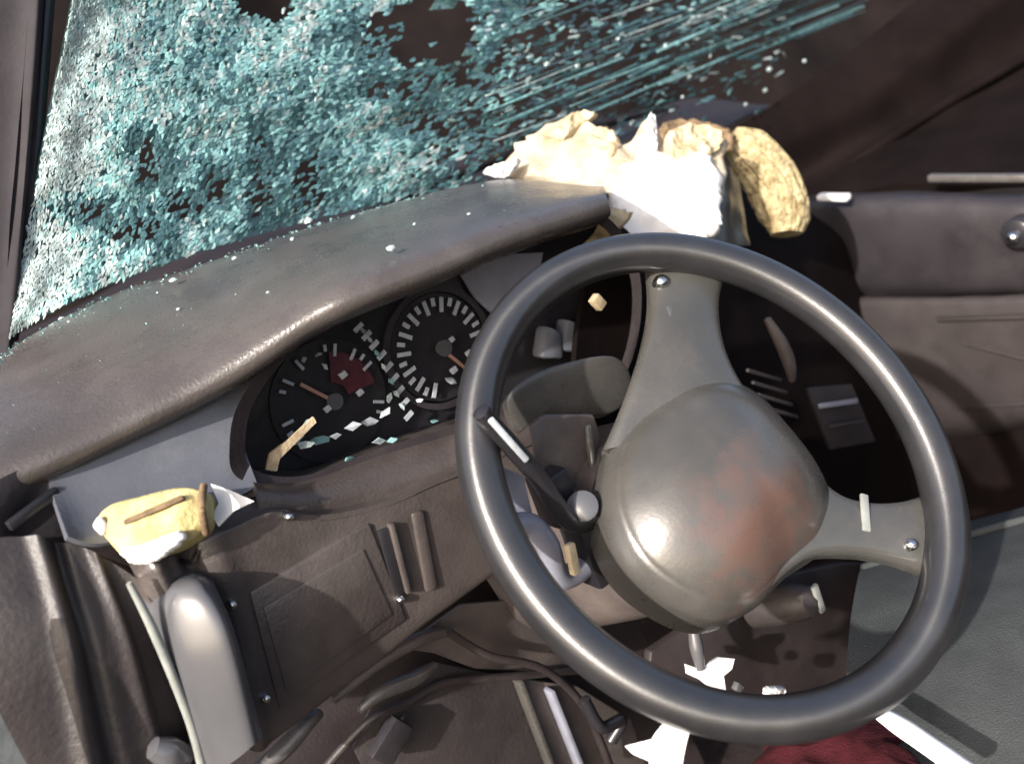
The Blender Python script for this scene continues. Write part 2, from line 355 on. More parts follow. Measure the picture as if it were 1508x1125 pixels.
# speedometer
spd = cp(648, 512); rs = 0.049
def disc(name, c, r, mt, parent, n=48, th=0.003, d=0.258):
    return plate(name, [c + Vector((r*math.cos(2*math.pi*i/n), 0, r*math.sin(2*math.pi*i/n))) for i in range(n)], cn, th, mt, parent)
def ring(name, c, r0, r1, mt, parent, a0=0, a1=360, n=48, th=0.002):
    V, F = [], []
    for i in range(n+1):
        w = math.radians(a0+(a1-a0)*i/n)
        for r in (r0, r1):
            for y in (0, th): V.append(c + Vector((r*math.cos(w), y, r*math.sin(w))))
    for i in range(n):
        a = i*4
        for q in ((0, 2, 6, 4), (1, 5, 7, 3), (0, 4, 5, 1), (2, 3, 7, 6)): F.append(tuple(a+x for x in q))
    return mesh(name, V, F, mt, parent)
ring('dial_ring', spd, rs*1.0, rs*1.12, M_door, cluster, th=0.002)
disc('dial_face', spd + Vector((0, 0.002, 0)), rs*0.97, M_black, cluster)
def ticks(c, r, a0, a1, k, ln, w, mt, parent, skip=()):
    for i in range(k):
        if i in skip: continue
        a = math.radians(a0+(a1-a0)*i/(k-1)); d = Vector((math.cos(a), 0, math.sin(a)))
        L = ln*(1.0 if i % 2 == 0 else 0.55)
        bar('dial_mark', c + d*(r-L) + cn*0.003, c + d*r + cn*0.003, w, 0.001, cn, mt, parent, bev=0)
ticks(spd, rs*0.9, 235, -30, 23, 0.013, 0.0036, M_tick, cluster)
bar('needle', spd + Vector((-0.004, -0.006, 0.004)), spd + Vector((0.014, -0.006, -0.028)), 0.003, 0.0012, cn, M_orange, cluster)
disc('needle_cap', spd + Vector((0, -0.008, 0)), 0.0075, M_gloss, cluster, n=20)
# tachometer to the left
tac = cp(488, 590, 0.26); rt = 0.05
disc('dial_face', tac + Vector((0, 0.002, 0)), rt*1.02, M_black, cluster)
ticks(tac, rt*0.93, 200, -40, 22, 0.010, 0.0026, M_tick, cluster, skip=(3, 4, 7, 9, 10, 13, 17, 18, 19))
ring('red_zone', tac + cn*0.003, rt*0.3, rt*0.8, M_red, cluster, -5, 70, th=0.001)
bar('needle', tac + cn*0.006, tac + cn*0.006 + Vector((-0.02, 0, 0.026)), 0.003, 0.0012, cn, M_orange, cluster)
disc('needle_cap', tac + cn*0.008, 0.007, M_gloss, cluster, n=20)
for k, (u, v) in enumerate([(528, 482), (540, 494), (551, 508), (562, 523), (572, 540), (581, 557), (589, 575), (596, 593), (602, 612)]):
    c = cp(u, v, 0.254); bar('dial_mark', c + Vector((-.0045, 0, -.0015)), c + Vector((.0045, 0, .0015)), 0.0042, 0.001, cn, M_tick, cluster, bev=0)
# small gauge at the far end, partly behind the rim
sg = cp(735, 425, 0.26)
plate('side_gauge', [cp(680, 405, 0.259), cp(742, 375, 0.259), cp(800, 372, 0.259), cp(790, 420, 0.259), cp(735, 470, 0.259), cp(700, 440, 0.259)], cn, 0.003, M_blue, cluster)
for u, v, s in [(505, 552, .0045), (530, 578, .004), (482, 602, .004), (665, 500, .0035), (690, 520, .004), (668, 545, .0045), (516, 676, .004)]:
    c = cp(u, v, 0.252); s *= 0.7; box('warning_lamp', c, ((s, 0, .2*s), (0, .0015, 0), (-.2*s, 0, s*0.8)), M_tick if (u+v) % 3 else M_cream, cluster)
for u, v in [(815, 500), (845, 490)]:
    plate('side_switch', [cp(u-16, v+28, 0.24), cp(u-8, v-22, 0.24), cp(u+14, v-12, 0.24), cp(u+18, v+30, 0.24)], cn, 0.02, M_fas, cluster, bev=0.005)
# broken lens pieces in the bottom of the cluster
frag = [(402, 684, 12, 1.2), (418, 660, 11, .8), (440, 640, 9, .7), (455, 622, 8, .8), (450, 655, 13, .2), (472, 648, 14, .3), (495, 642, 10, .1), (520, 628, 12, .2), (545, 622, 12, .3), (568, 608, 10, .9), (575, 585, 8, 1.2), (560, 650, 10, .1), (578, 648, 8, .4), (516, 676, 8, .3), (470, 522, 6, .5), (448, 530, 6, 1), (480, 540, 7, -.8), (545, 500, 6, -.9), (556, 520, 6, -1), (566, 540, 6, -1), (576, 562, 6, -1), (584, 580, 6, -1), (592, 598, 6, -1), (536, 487, 6, -.9), (665, 560, 9, -.6), (640, 620, 6, .2), (618, 590, 6, .3)]
for u, v, r, a in frag:
    q = []; k = random.choice((4, 5, 5, 6))
    for w in range(k):
        t = 2*math.pi*w/k + random.uniform(-.35, .35); x, y = r*math.cos(t)*random.uniform(.8, 1.2), r*0.5*math.sin(t)*random.uniform(.7, 1.2)
        q.append((u + x*math.cos(a) + y*math.sin(a), v - x*math.sin(a) + y*math.cos(a)))
    yy = random.uniform(0.215, 0.235) if v > 600 else 0.25
    plate('lens_fragment', [PY(x, y, yy + random.uniform(-.003, .003)) for x, y in q], cn, 0.002, random.choice([G_white, G_teal, M_tick]), cluster)
plate('bezel_chip', [PY(u, v, 0.212) for u, v in [(392, 692), (398, 668), (425, 648), (462, 614), (466, 622), (432, 656), (412, 676), (408, 694)]], cn, 0.003, M_cream, cluster)
# shelf under the cluster
sheet('cluster_shelf', [[PY(u, v, 0.262) for u, v in [(380, 690), (450, 690), (560, 650), (690, 610), (830, 560)]], [PY(u, v, 0.2) for u, v in [(372, 706), (450, 706), (560, 668), (690, 630), (850, 575)]], [PY(u, v, 0.178) for u, v in [(380, 728), (455, 735), (565, 712), (695, 672), (860, 610)]], [PY(u, v, 0.178) for u, v in [(385, 790), (470, 790), (570, 760), (700, 715), (870, 640)]]], M_low, dash, nu=40, nv=24)
# lower panel with a rounded, glossy corner column
top_px = [(196, 846), (225, 826), (262, 806), (330, 776), (400, 748), (470, 752), (560, 735), (640, 700), (720, 668), (830, 620)]
mid_px = [(248, 972), (275, 950), (310, 936), (370, 905), (440, 880), (510, 866), (590, 830), (660, 785), (730, 745), (840, 690)]
bot_px = [(292, 1112), (320, 1108), (350, 1100), (395, 1082), (450, 1042), (530, 985), (610, 925), (690, 865), (760, 815), (860, 750)]
def lowoff(u, v):
    s = u*9
    h = 0.012*math.exp(-((s-1.0)/0.55)**2) - 0.008*math.exp(-((s-2.15)/0.22)**2)
    if s < 0.25: h -= (0.25-s)*0.06
    h += 0.003*math.exp(-((s-2.75)/0.25)**2)
    return h
def back_off(p, k): return p + Vector((0, k, 0))
lrows = [[back_off(PY(u, v-6, 0.172), 0.03) for u, v in top_px], [PY(u, v+4, 0.171) for u, v in top_px], [PY(u*0.85+a*0.15, v*0.85+b*0.15, 0.166) for (u, v), (a, b) in zip(top_px, mid_px)], [PY(u, v, 0.165) for u, v in mid_px], [PY(u, v, 0.165) for u, v in bot_px], [back_off(PY(u, v+6, 0.165), 0.012) for u, v in bot_px], [back_off(PY(u, v+8, 0.165), 0.05) for u, v in bot_px]]
lp = sheet('lower_panel', lrows, M_low, dash, nu=140, nv=50, th=0.004, off=lowoff, wob=0.001, wsc=25)
# glossy column cover (separate moulding) on the door side
gc_t = [(204, 866), (226, 857), (256, 847), (288, 842), (312, 850)]; gc_m = [(250, 975), (272, 963), (306, 946), (334, 934), (348, 938)]; gc_b = [(308, 1142), (324, 1134), (350, 1116), (374, 1096), (386, 1084)]
def gl_row(px, k): return [PY(u, v, 0.158 - (-.016, -.003, .008, .013, .006)[i] - k) for i, (u, v) in enumerate(px)]
gc = sheet('corner_moulding', [gl_row(gc_t, -0.024), gl_row([(a*.8+c*.2, b*.8+d*.2) for (a, b), (c, d) in zip(gc_t, gc_m)], 0.004), gl_row(gc_m, 0.023), gl_row(gc_b, 0.030)], M_gloss, dash, nu=40, nv=40, th=0.004)
# panel seams, latch slot, ridge, screws
plate('panel_lid', [PY(u, v, 0.1622) for u, v in [(368, 872), (545, 770), (600, 912), (412, 1046)]], cn, 0.008, M_low, lp, bev=0.0022)
plate('lid_step', [PY(u, v, 0.1606) for u, v in [(388, 894), (536, 808), (580, 905), (422, 1020)]], cn, 0.005, M_low, lp, bev=0.0018)
plate('lid_step', [PY(u, v, 0.1618) for u, v in [(418, 900), (524, 840), (556, 908), (440, 985)]], cn, 0.005, M_low, lp, bev=0.0018)
bar('latch_slot', PY(562, 778, 0.1655), PY(588, 876, 0.1645), 0.009, 0.006, cn, M_black, lp)
bar('slot_edge', PY(574, 770, 0.163), PY(600, 872, 0.162), 0.004, 0.008, cn, M_low, lp)
bar('panel_ridge', PY(612, 752, 0.166), PY(634, 868, 0.164), 0.010, 0.008, cn, M_low, lp, bev=0.3)
for u, v in [(428, 762), (344, 892), (394, 1030), (592, 884)]:
    c = PY(u, v, 0.158); tube('screw', [c, c + Vector((0, 0.003, 0)), c + Vector((0, .012, 0))], [0.0022, 0.0036, 0.0038], M_metal, lp, n=6, seg=14, up=(0, 0, 1))
# central and far side of the dash, in shade behind the wheel
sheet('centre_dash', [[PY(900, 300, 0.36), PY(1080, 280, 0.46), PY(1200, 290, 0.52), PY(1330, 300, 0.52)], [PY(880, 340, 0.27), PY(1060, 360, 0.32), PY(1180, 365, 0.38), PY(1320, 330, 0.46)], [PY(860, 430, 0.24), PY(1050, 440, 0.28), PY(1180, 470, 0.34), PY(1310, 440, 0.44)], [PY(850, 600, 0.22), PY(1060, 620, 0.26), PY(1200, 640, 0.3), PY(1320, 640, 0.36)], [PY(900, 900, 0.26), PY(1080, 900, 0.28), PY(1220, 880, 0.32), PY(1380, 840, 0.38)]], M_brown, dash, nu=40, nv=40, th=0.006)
tube('centre_vent_rim', [PY(1285, 310, 0.40), PY(1325, 335, 0.395), PY(1338, 385, 0.39), PY(1332, 430, 0.39)], 0.006, M_black, dash, n=30)
plate('centre_vent_plate', [PY(1310, 345, 0.398), PY(1326, 360, 0.398), PY(1330, 405, 0.396), PY(1322, 415, 0.396), PY(1308, 370, 0.398)], cn, 0.004, M_door, dash)

plate('radio_panel', [PY(u, v, 0.235) for u, v in [(1190, 572), (1255, 566), (1290, 650), (1225, 662)]], cn, 0.006, M_door, dash, bev=0.001)
bar('radio_edge', PY(1206, 598, 0.228), PY(1262, 590, 0.228), 0.006, 0.003, cn, M_blue, dash)
bar('radio_edge', PY(1222, 628, 0.228), PY(1272, 620, 0.228), 0.004, 0.003, cn, M_doorl, dash)
tube('vent_lever', [PY(1130, 470, 0.2), PY(1150, 505, 0.195), PY(1162, 535, 0.195), PY(1166, 560, 0.2)], [0.004, 0.007, 0.007, 0.004], M_shroud, dash, n=30)
for k in range(4): bar('vent_slat', PY(1100 + 8*k, 545 + 18*k, 0.22), PY(1150 + 8*k, 560 + 18*k, 0.225), 0.004, 0.004, cn, M_doorl, dash)

# ------------------------------------------------------------------ under the dash
ub = empty('under_dash_brace', (-0.1, 0.3, -0.3), 'brown grey steel brace and cover plate under the dashboard edge', 'brace')
plate('cover_plate', [PY(u, v, 0.23) for u, v in [(560, 1010), (640, 975), (760, 1000), (820, 1140), (560, 1180), (520, 1100)]], cn, 0.004, M_doorl, ub, bev=0.0012)
plate('cover_plate', [PY(u, v, 0.225) for u, v in [(590, 955), (680, 890), (790, 880), (880, 960), (860, 990), (700, 985), (640, 962)]], cn, 0.004, M_shroud, ub, bev=0.0012)
bar('plate_flange', PY(762, 1000, 0.222), PY(815, 1140, 0.222), 0.005, 0.014, cn, M_hub, ub)
bar('plate_flange', PY(808, 1015, 0.22), PY(858, 1140, 0.22), 0.005, 0.014, cn, M_blue, ub)
plate('side_plate', [PY(u, v, 0.226) for u, v in [(770, 1000), (850, 1010), (930, 1060), (960, 1160), (825, 1150)]], cn, 0.004, M_shroud, ub, bev=0.001)
tube('brace_tube', [PY(380, 1135, 0.19), PY(420, 1100, 0.19), (PY(452, 1065, 0.192)), PY(470, 1050, 0.2)], [0.006, 0.007, 0.006, 0.004], M_dmetal, ub)
tube('brace_tube', [PY(530, 1045, 0.2), PY(560, 1020, 0.2), PY(610, 1000, 0.205), PY(640, 980, 0.215)], [0.004, 0.006, 0.006, 0.004], M_dmetal, ub)
tube('brace_tube', [PY(490, 1030, 0.21), PY(560, 975, 0.21), PY(620, 940, 0.21), PY(660, 930, 0.215)], [0.004, 0.005, 0.006, 0.004], M_shroud, ub)
tube('cable', [PY(470, 1140, 0.24), PY(545, 1060, 0.215), PY(600, 1035, 0.215), PY(660, 1005, 0.22), PY(760, 995, 0.215), PY(860, 985, 0.22)], 0.0038, M_dark, ub, n=80)
tube('cable', [PY(660, 930, 0.21), PY(720, 965, 0.205), PY(800, 985, 0.2), PY(860, 1040, 0.2), PY(900, 1130, 0.21)], 0.0038, M_dark, ub, n=80)
tube('cable', [PY(860, 1030, 0.19), PY(885, 1070, 0.185), PY(915, 1060, 0.19), PY(900, 1090, 0.195)], 0.006, M_black, ub, n=60)
box('connector', PY(575, 1090, 0.215), (Vector((.016, 0, .008)), Vector((0, .006, 0)), Vector((-.005, 0, .010))), M_door, ub)
sheet('knee_cover', [[PY(u, v, 0.30) for u, v in [(300, 1090), (500, 970), (700, 840), (900, 820)]], [PY(u, v, 0.27) for u, v in [(330, 1220), (540, 1120), (760, 1020), (960, 960)]], [PY(u, v, 0.30) for u, v in [(330, 1360), (600, 1300), (860, 1220), (1050, 1150)]]], M_dark, ub, nu=30, nv=20)

# ------------------------------------------------------------------ steering wheel (dished, two drooping spokes, turned a quarter)
RK = 0.6743867
NW = Vector((0, -math.cos(RK), math.sin(RK))); AW = Vector((1, 0, 0)); BW = Vector((0, math.sin(RK), math.cos(RK)))
O = Vector((0, 0, 0))
sw = empty('steering_wheel', (0, 0, 0), 'grey steering wheel with smooth padded hub, turned a quarter turn', 'steering wheel')
Rm, rm = 0.1758, 0.0148
V, F = [], []; NS, NT = 160, 20
for i in range(NS):
    t = 2*math.pi*i/NS; d = AW*math.cos(t) + BW*math.sin(t)
    for k in range(NT):
        w = 2*math.pi*k/NT
        grip = 1 + 0.03*math.sin(w*2)
        V.append(O + d*(Rm + rm*math.cos(w)*grip) + NW*rm*1.08*math.sin(w))
for i in range(NS):
    for k in range(NT): F.append((i*NT+k, ((i+1) % NS)*NT+k, ((i+1) % NS)*NT+(k+1) % NT, i*NT+(k+1) % NT))
rim = mesh('rim', [Vector((v.dot(AW), v.dot(BW), v.dot(NW))) for v in V], F, M_rim, sw)
rim.rotation_euler = Matrix((AW, BW, NW)).transposed().to_euler()
tg = M_rim.node_tree.nodes.new('ShaderNodeTangent'); tg.direction_type = 'RADIAL'; tg.axis = 'Z'
bR = M_rim.node_tree.nodes['Principled BSDF']; M_rim.node_tree.links.new(tg.outputs[0], bR.inputs['Tangent'])
bR.inputs['Anisotropic'].default_value = 0.9; bR.inputs['Anisotropic Rotation'].default_value = 0.0
def WP(u, v, off): return PP(u, v, O + NW*off, NW)
pad_px = [(990, 560), (945, 590), (908, 632), (887, 692), (886, 765), (918, 838), (975, 888), (1045, 916), (1105, 900), (1155, 852), (1205, 815), (1222, 755), (1200, 695), (1155, 635), (1105, 582), (1045, 556)]
M_padm = mat('stained_airbag_cover', (0.051, 0.049, 0.0455), 0.25, 0.15, 25, 0.10, 420, 0.8, 0.3, (0.1, 0.09, 0.08), bd=0.001)
nt = M_padm.node_tree; NN = nt.nodes; LL = nt.links
tcn = next(x for x in NN if x.type == 'TEX_COORD'); bs = NN['Principled BSDF']; src = bs.inputs['Base Color'].links[0].from_socket
vd = NN.new('ShaderNodeVectorMath'); vd.operation = 'DISTANCE'; stain_c = WP(1120, 770, 0.0); vd.inputs[1].default_value = stain_c
LL.new(tcn.outputs['Object'], vd.inputs[0])
mr = NN.new('ShaderNodeMapRange'); mr.inputs['From Min'].default_value = 0.105; mr.inputs['From Max'].default_value = 0.0; LL.new(vd.outputs['Value'], mr.inputs['Value'])
ns = NN.new('ShaderNodeTexNoise'); ns.inputs['Scale'].default_value = 55; ns.inputs['Detail'].default_value = 8; ns.inputs['Roughness'].default_value = 0.65; LL.new(tcn.outputs['Object'], ns.inputs['Vector'])
mm = NN.new('ShaderNodeMath'); mm.operation = 'MULTIPLY'; LL.new(mr.outputs[0], mm.inputs[0]); LL.new(ns.outputs['Fac'], mm.inputs[1])
rmp = NN.new('ShaderNodeValToRGB'); rmp.color_ramp.elements[0].position = 0.2; rmp.color_ramp.elements[1].position = 0.42; LL.new(mm.outputs[0], rmp.inputs['Fac'])
mx2 = NN.new('ShaderNodeMix'); mx2.data_type = 'RGBA'; mx2.inputs['B'].default_value = (0.088, 0.052, 0.042, 1); LL.new(rmp.outputs[0], mx2.inputs['Factor']); LL.new(src, mx2.inputs['A']); LL.new(mx2.outputs['Result'], bs.inputs['Base Color'])
pad = dome('airbag_pad', [WP(u, v, -0.04) for u, v in pad_px], NW, 0.054, M_padm, sw, depth=0.03, rings=70, nout=140, prof=lambda s: 0.72*(1-s**2.0) + 0.28*(1-s**6)**0.5 - 0.01*math.exp(-((s-0.9)/0.012)**2))
def spoke(px_a, px_b, offs, mt):
    """px_a, px_b: the two edges from hub to rim"""
    k = len(px_a)
    rows = []
    for (a, b, o) in zip(px_a, px_b, offs):
        P, Q = WP(*a, o), WP(*b, o); w = (Q-P)
        rows.append([P - NW*0.012 - w*0.0, P - NW*0.002, P + w*0.12 + NW*0.004, P + w*0.5 + NW*0.007, P + w*0.88 + NW*0.004, Q - NW*0.002, Q - NW*0.012])
    return sheet('spoke', rows, mt, sw, nu=40, nv=30, th=0.008)
spoke([(893, 660), (926, 580), (950, 505), (961, 440), (956, 375), (950, 352)], [(1175, 660), (1112, 590), (1072, 520), (1060, 450), (1072, 392), (1085, 370)], [-0.030, -0.018, -0.016, -0.016, -0.013, -0.012], M_hub)
spoke([(1150, 640), (1225, 718), (1275, 738), (1325, 738), (1365, 728), (1390, 725)], [(1120, 880), (1190, 822), (1260, 815), (1318, 824), (1350, 834), (1378, 845)], [-0.028, -0.022, -0.018, -0.014, -0.012, -0.012], M_hub)
# spoke joints, screw caps
for (u, v, o, s) in [(975, 414, -0.010, .0062), (1342, 802, -0.006, .0045)]:
    c = WP(u, v, o); tube('screw_cap', [c - NW*0.006, c, c + NW*0.003], [s, s, s*0.7], M_metal, sw, n=8, seg=16)
bar('spoke_clip', WP(1272, 728, -0.011), WP(1276, 782, -0.011), 0.006, 0.003, NW, M_seal, sw)
bar('spoke_clip', WP(985, 452, -0.012), WP(992, 474, -0.012), 0.006, 0.003, NW, M_gloss, sw)
box('spoke_button', WP(970, 502, -0.018), (AW*0.003, BW*0.003, NW*0.003), M_gloss, sw)

# ------------------------------------------------------------------ steering column
sc_ = empty('steering_column', (0, 0.1, -0.05), 'dusty grey brown steering column shroud behind the wheel', 'steering column')
CD = Vector((0, 0.93, -0.36)).normalized(); CU = Vector((0, 0.36, 0.93)).normalized()
def section(c, w, h, e=3.2, k=36, low=1.0):
    out = []
    for i in range(k):
        t = 2*math.pi*i/k; x, y = math.cos(t), math.sin(t)
        x = math.copysign(abs(x)**(2/e), x)*w; y = math.copysign(abs(y)**(2/e), y)*h*(low if y < 0 else 1)
        out.append(c + AW*x + CU*y)
    return out
secs = [(0.045, .030, .034), (0.05, .05, .052), (0.07, .062, .062), (0.12, .068, .066), (0.19, .075, .07), (0.26, .08, .07)]
V, F = [], []; k = 36
for t, w, h in secs: V += section(Vector((-0.012, 0, -0.02)) + CD*t, w, h, low=1.25)
for i in range(len(secs)-1):
    for s in range(k): F.append((i*k+s, i*k+(s+1) % k, (i+1)*k+(s+1) % k, (i+1)*k+s))
F.append(tuple(range(k)))
sh = mesh('column_shroud', V, F, M_shroud, sc_, sharp=50)
tube('hub_boss', [O - NW*0.05 + Vector((0, 0, 0)), O - NW*0.075], [0.03, 0.034], M_dark, sc_, n=8, seg=24)
# indicator stalk and switch pieces on the door side
tube('stalk', [(-0.05, 0.075, -0.03), PY(845, 770, 0.055), PY(790, 700, 0.05), PY(745, 648, 0.047), PY(708, 606, 0.045)], [0.007, 0.007, 0.0065, 0.0065, 0.006], M_black, sc_, n=50, seg=16)
bar('stalk_highlight', PY(722, 617, 0.036), PY(776, 678, 0.040), 0.0045, 0.003, CAM - PY(750, 650, 0.04), M_tick, sc_, bev=0.4)  # highlight along the stalk, made as a pale bar
tube('stalk', [(-0.055, 0.08, -0.06), PY(830, 850, 0.07), PY(805, 800, 0.06), PY(780, 772, 0.06), PY(740, 770, 0.062)], [0.008, 0.009, 0.0085, 0.008, 0.0055], M_blue, sc_, n=50, seg=16)
plate('switch_plate', [PY(u, v, 0.075) for u, v in [(720, 680), (770, 700), (785, 760), (760, 780), (728, 750)]], cn, 0.004, M_blue, sc_)
tube('switch_knob', [PY(868, 768, 0.09), PY(862, 756, 0.07), PY(858, 745, 0.05)], [0.013, 0.012, 0.011], M_gloss, sc_, n=10, seg=18)
bar('switch_lever', PY(838, 800, 0.05), PY(848, 845, 0.05), 0.007, 0.006, cn, M_cream, sc_)
box('switch_block', PY(880, 800, 0.075), ((.02, 0, 0), (0, .014, 0), (0, 0, .026)), M_black, sc_)
box('switch_block', PY(815, 730, 0.085), ((.012, 0, 0), (0, .012, 0), (0, 0, .02)), M_black, sc_)
plate('shroud_side', [PY(u, v, 0.09) for u, v in [(780, 628), (800, 612), (875, 612), (884, 640), (884, 715), (836, 722), (792, 700)]], (-0.5, -1, 0), 0.006, M_shroud, sc_, bev=0.002)
bar('shroud_rib', PY(866, 625, 0.082), PY(874, 712, 0.082), 0.006, 0.006, cn, M_hub, sc_, bev=0.45)
dome('shroud_top', [PY(u, v, 0.12) for u, v in [(748, 585), (800, 545), (900, 525), (930, 565), (900, 608), (800, 612), (768, 632)]], (-0.3, -1, 0.5), 0.004, M_hub, sc_, depth=0.02)
box('shroud_clip', PY(880, 445, 0.19), ((.0045, 0, .002), (0, .004, 0), (-.003, 0, .006)), M_cream, sc_)
# ignition barrel and bits seen through the lower opening
ig = PY(1195, 885, 0.06)
tube('ignition_barrel', [ig + Vector((-.012, .06, -.02)), ig + Vector((-.004, .02, -.006)), ig], [0.019, 0.018, 0.013], M_doorl, sc_, n=16, seg=20)
bar('ignition_slot', ig + Vector((.004, -.004, .016)), ig + Vector((.006, -.004, -.014)), 0.007, 0.004, (0, -1, 0.2), M_seal, sc_)
plate('lower_bracket', [PY(u, v, 0.12) for u, v in [(1050, 900), (1150, 850), (1240, 830), (1330, 830), (1330, 900), (1250, 1000), (1180, 1060), (1040, 1060), (950, 1040), (960, 960)]], cn, 0.01, M_dark, sc_, bev=0.002)

# ------------------------------------------------------------------ windscreen: crazed laminated glass hanging between the pillars
ws = empty('windscreen', PY(400, 350, 0.43), 'shattered teal laminated windscreen, crazed and sagging above the dashboard', 'windscreen')
BL, BM, BR = PY(12, 500, 0.43), PY(480, 318, 0.44), PY(1130, 215, 0.62)
TL, TM, TR = PY(118, -60, 0.46), PY(700, -60, 0.52), PY(1480, -60, 0.66)
def q3(a, b, c, s): # quadratic through a (0), b (.42), c (1)
    m_ = 0.42; l0 = (s-m_)*(s-1)/(m_); l1 = s*(s-1)/(m_*(m_-1)); l2 = s*(s-m_)/(1-m_)
    return a*l0 + b*l1 + c*l2
WN = (q3(BL, BM, BR, .6)-q3(BL, BM, BR, .4)).cross(TM-BM).normalized()
if WN.dot(CAM-BM) < 0: WN = -WN
def wsp(s, t):
    p = q3(BL, BM, BR, s).lerp(q3(TL, TM, TR, s), t)
    sag = 0.012*noise.noise(Vector((s*5, t*3, 1.3))) + 0.006*noise.noise(Vector((s*14, t*9, 4.1)))
    return p + WN*sag
def project(p):
    v = p - CAM; z = v.dot(D_); return 754 + FL*1508*v.dot(R_)/z, 562.5 - FL*1508*v.dot(U_)/z
# Voronoi cells in a space stretched towards the far side (long splinters there)
NU, NV_ = 196, 62
def s_of(u):                      # warp: cells grow longer with s
    return 0.55*u + 0.45*max(u, 0)**2.2
seeds = {}
for i in range(-1, NU+1):
    for j in range(-1, NV_+1):
        seeds[i, j] = (i + 0.5 + random.uniform(-.46, .46), j + 0.5 + random.uniform(-.46, .46))
def clip(poly, a, b):
    mx, my = (a[0]+b[0])/2, (a[1]+b[1])/2; nx, ny = b[0]-a[0], b[1]-a[1]; out = []
    for i in range(len(poly)):
        p, q = poly[i], poly[(i+1) % len(poly)]
        dp = (p[0]-mx)*nx+(p[1]-my)*ny; dq = (q[0]-mx)*nx+(q[1]-my)*ny
        if dp <= 0: out.append(p)
        if (dp < 0) != (dq < 0) and abs(dp-dq) > 1e-12:
            k = dp/(dp-dq); out.append((p[0]+(q[0]-p[0])*k, p[1]+(q[1]-p[1])*k))
    return out
holes = [(630, 45, 85, 50), (390, 6, 55, 24), (800, 250, 110, 40)]
dims = [(455, 265, 42, 80), (385, 285, 30, 60), (225, 235, 34, 50), (600, 130, 70, 24), (680, 110, 50, 30), (270, 300, 50, 22), (320, 275, 24, 34), (120, 310, 60, 26), (200, 340, 60, 24), (385, 215, 20, 40), (560, 60, 60, 30), (650, 180, 60, 26)]
def hole_at(pu, pv):
    g = 0.8*noise.noise(Vector((pu*0.022, pv*0.03, 7.7))) + 0.5*noise.noise(Vector((pu*0.06, pv*0.06, 1.7)))
    return min(((pu-hx)/hw)**2 + ((pv-hy)/hh)**2 + g for hx, hy, hw, hh in holes)
shards = []
for i in range(NU):
    for j in range(NV_):
        a = seeds[i, j]; poly = [(a[0]-1.6, a[1]-1.6), (a[0]+1.6, a[1]-1.6), (a[0]+1.6, a[1]+1.6), (a[0]-1.6, a[1]+1.6)]
        for di in (-2, -1, 0, 1, 2):
            for dj in (-2, -1, 0, 1, 2):
                if (di or dj) and (i+di, j+dj) in seeds: poly = clip(poly, a, seeds[i+di, j+dj])
        if len(poly) < 3: continue
        cx = sum(p[0] for p in poly)/len(poly); cy = sum(p[1] for p in poly)/len(poly)
        s, t = s_of(cx/NU), cy/NV_
        pu, pv = project(wsp(s, t))
        drop = 0.04; inh = False
        e = hole_at(pu, pv)
        if e < 1: drop = max(drop, 0.97 if e < 0.75 else 0.5)
        dim = max(math.exp(-(((pu-hx)/hw)**2 + ((pv-hy)/hh)**2)) for hx, hy, hw, hh in dims)
        far = max(0, min(1, (pu-560)/330))
        lowr = max(0, min(1, (pv - (215 - 0.42*(pu-760)))/60)) if pu > 700 else 0
        drop = max(drop, 0.68*far, lowr*0.98, dim*(0.62+0.8*noise.noise(Vector((pu*0.05, pv*0.02, 2.2)))))
        edge = (pu - 1080)/240 + (pv-60)/500
        if edge > 0: drop = max(drop, min(1, 0.55+edge))
        if random.random() < drop: continue
        if pu < -80 or pu > 1480 or pv < -90 or pv > 560: continue
        # size, gap and tilt
        sh_ = random.uniform(0.74, 0.97); tilt = 0.30
        P = [wsp(s_of((cx+(p[0]-cx)*sh_)/NU), (cy+(p[1]-cy)*sh_)/NV_) for p in poly]
        c = sum(P, Vector())/len(P)
        ax = (Vector((random.gauss(0, 1), random.gauss(0, 1), random.gauss(0, 1)))).normalized()
        Rt = Matrix.Rotation(random.gauss(0, tilt), 3, ax)
        P = [c + Rt @ (p-c) + WN*0.0 for p in P]
        nn = Rt @ WN
        th = random.uniform(0.001, 0.0024)
        # tint by local crazing
        wq = 60*noise.noise(Vector((pu*0.004, pv*0.004, 5.0)))
        cl = 0.5*noise.noise(Vector((pu*0.012, pv*0.012, 3.0))) + 0.9*noise.noise(Vector(((pu+0.35*pv+wq)*0.045, (pv-0.2*pu)*0.012, 8.0))) - 1.4*dim
        edgeb = math.exp(-((pu-(95-0.17*(pv-150)))/50)**2)*1.2
        x = cl + edgeb + random.gauss(0, 0.33) - 0.75*far + 0.08 + 0.4*max(0, min(1, (240-pu)/240))
        mi = 0 if x > 0.42 else 1 if x > -0.25 else 2
        if far > 0.2 and random.random() < 0.5*far: mi = 3
        if far > 0.5 and random.random() < 0.06: mi = 0
        area = 0
        for q in range(1, len(P)-1): area += (P[q]-P[0]).cross(P[q+1]-P[0]).length/2
        vis = 0 <= pu <= 1508 and 0 <= pv <= 560
        shards.append((area if vis else 0, P, nn*th, mi))
shards.sort(key=lambda z: -z[0])
GM = [G_white, G_teal, G_deep, G_clear]
def shard_geo(P, e):
    k = len(P); return P + [p - e for p in P], [tuple(range(k)), tuple(range(2*k-1, k-1, -1))] + [(i, i+k, (i+1) % k+k, (i+1) % k) for i in range(k)]
for a, P, e, mi in shards[:290]:
    V, F = shard_geo(P, e); mesh('glass_shard', V, F, GM[mi], ws, smooth=False)
V, F, MI = [], [], []
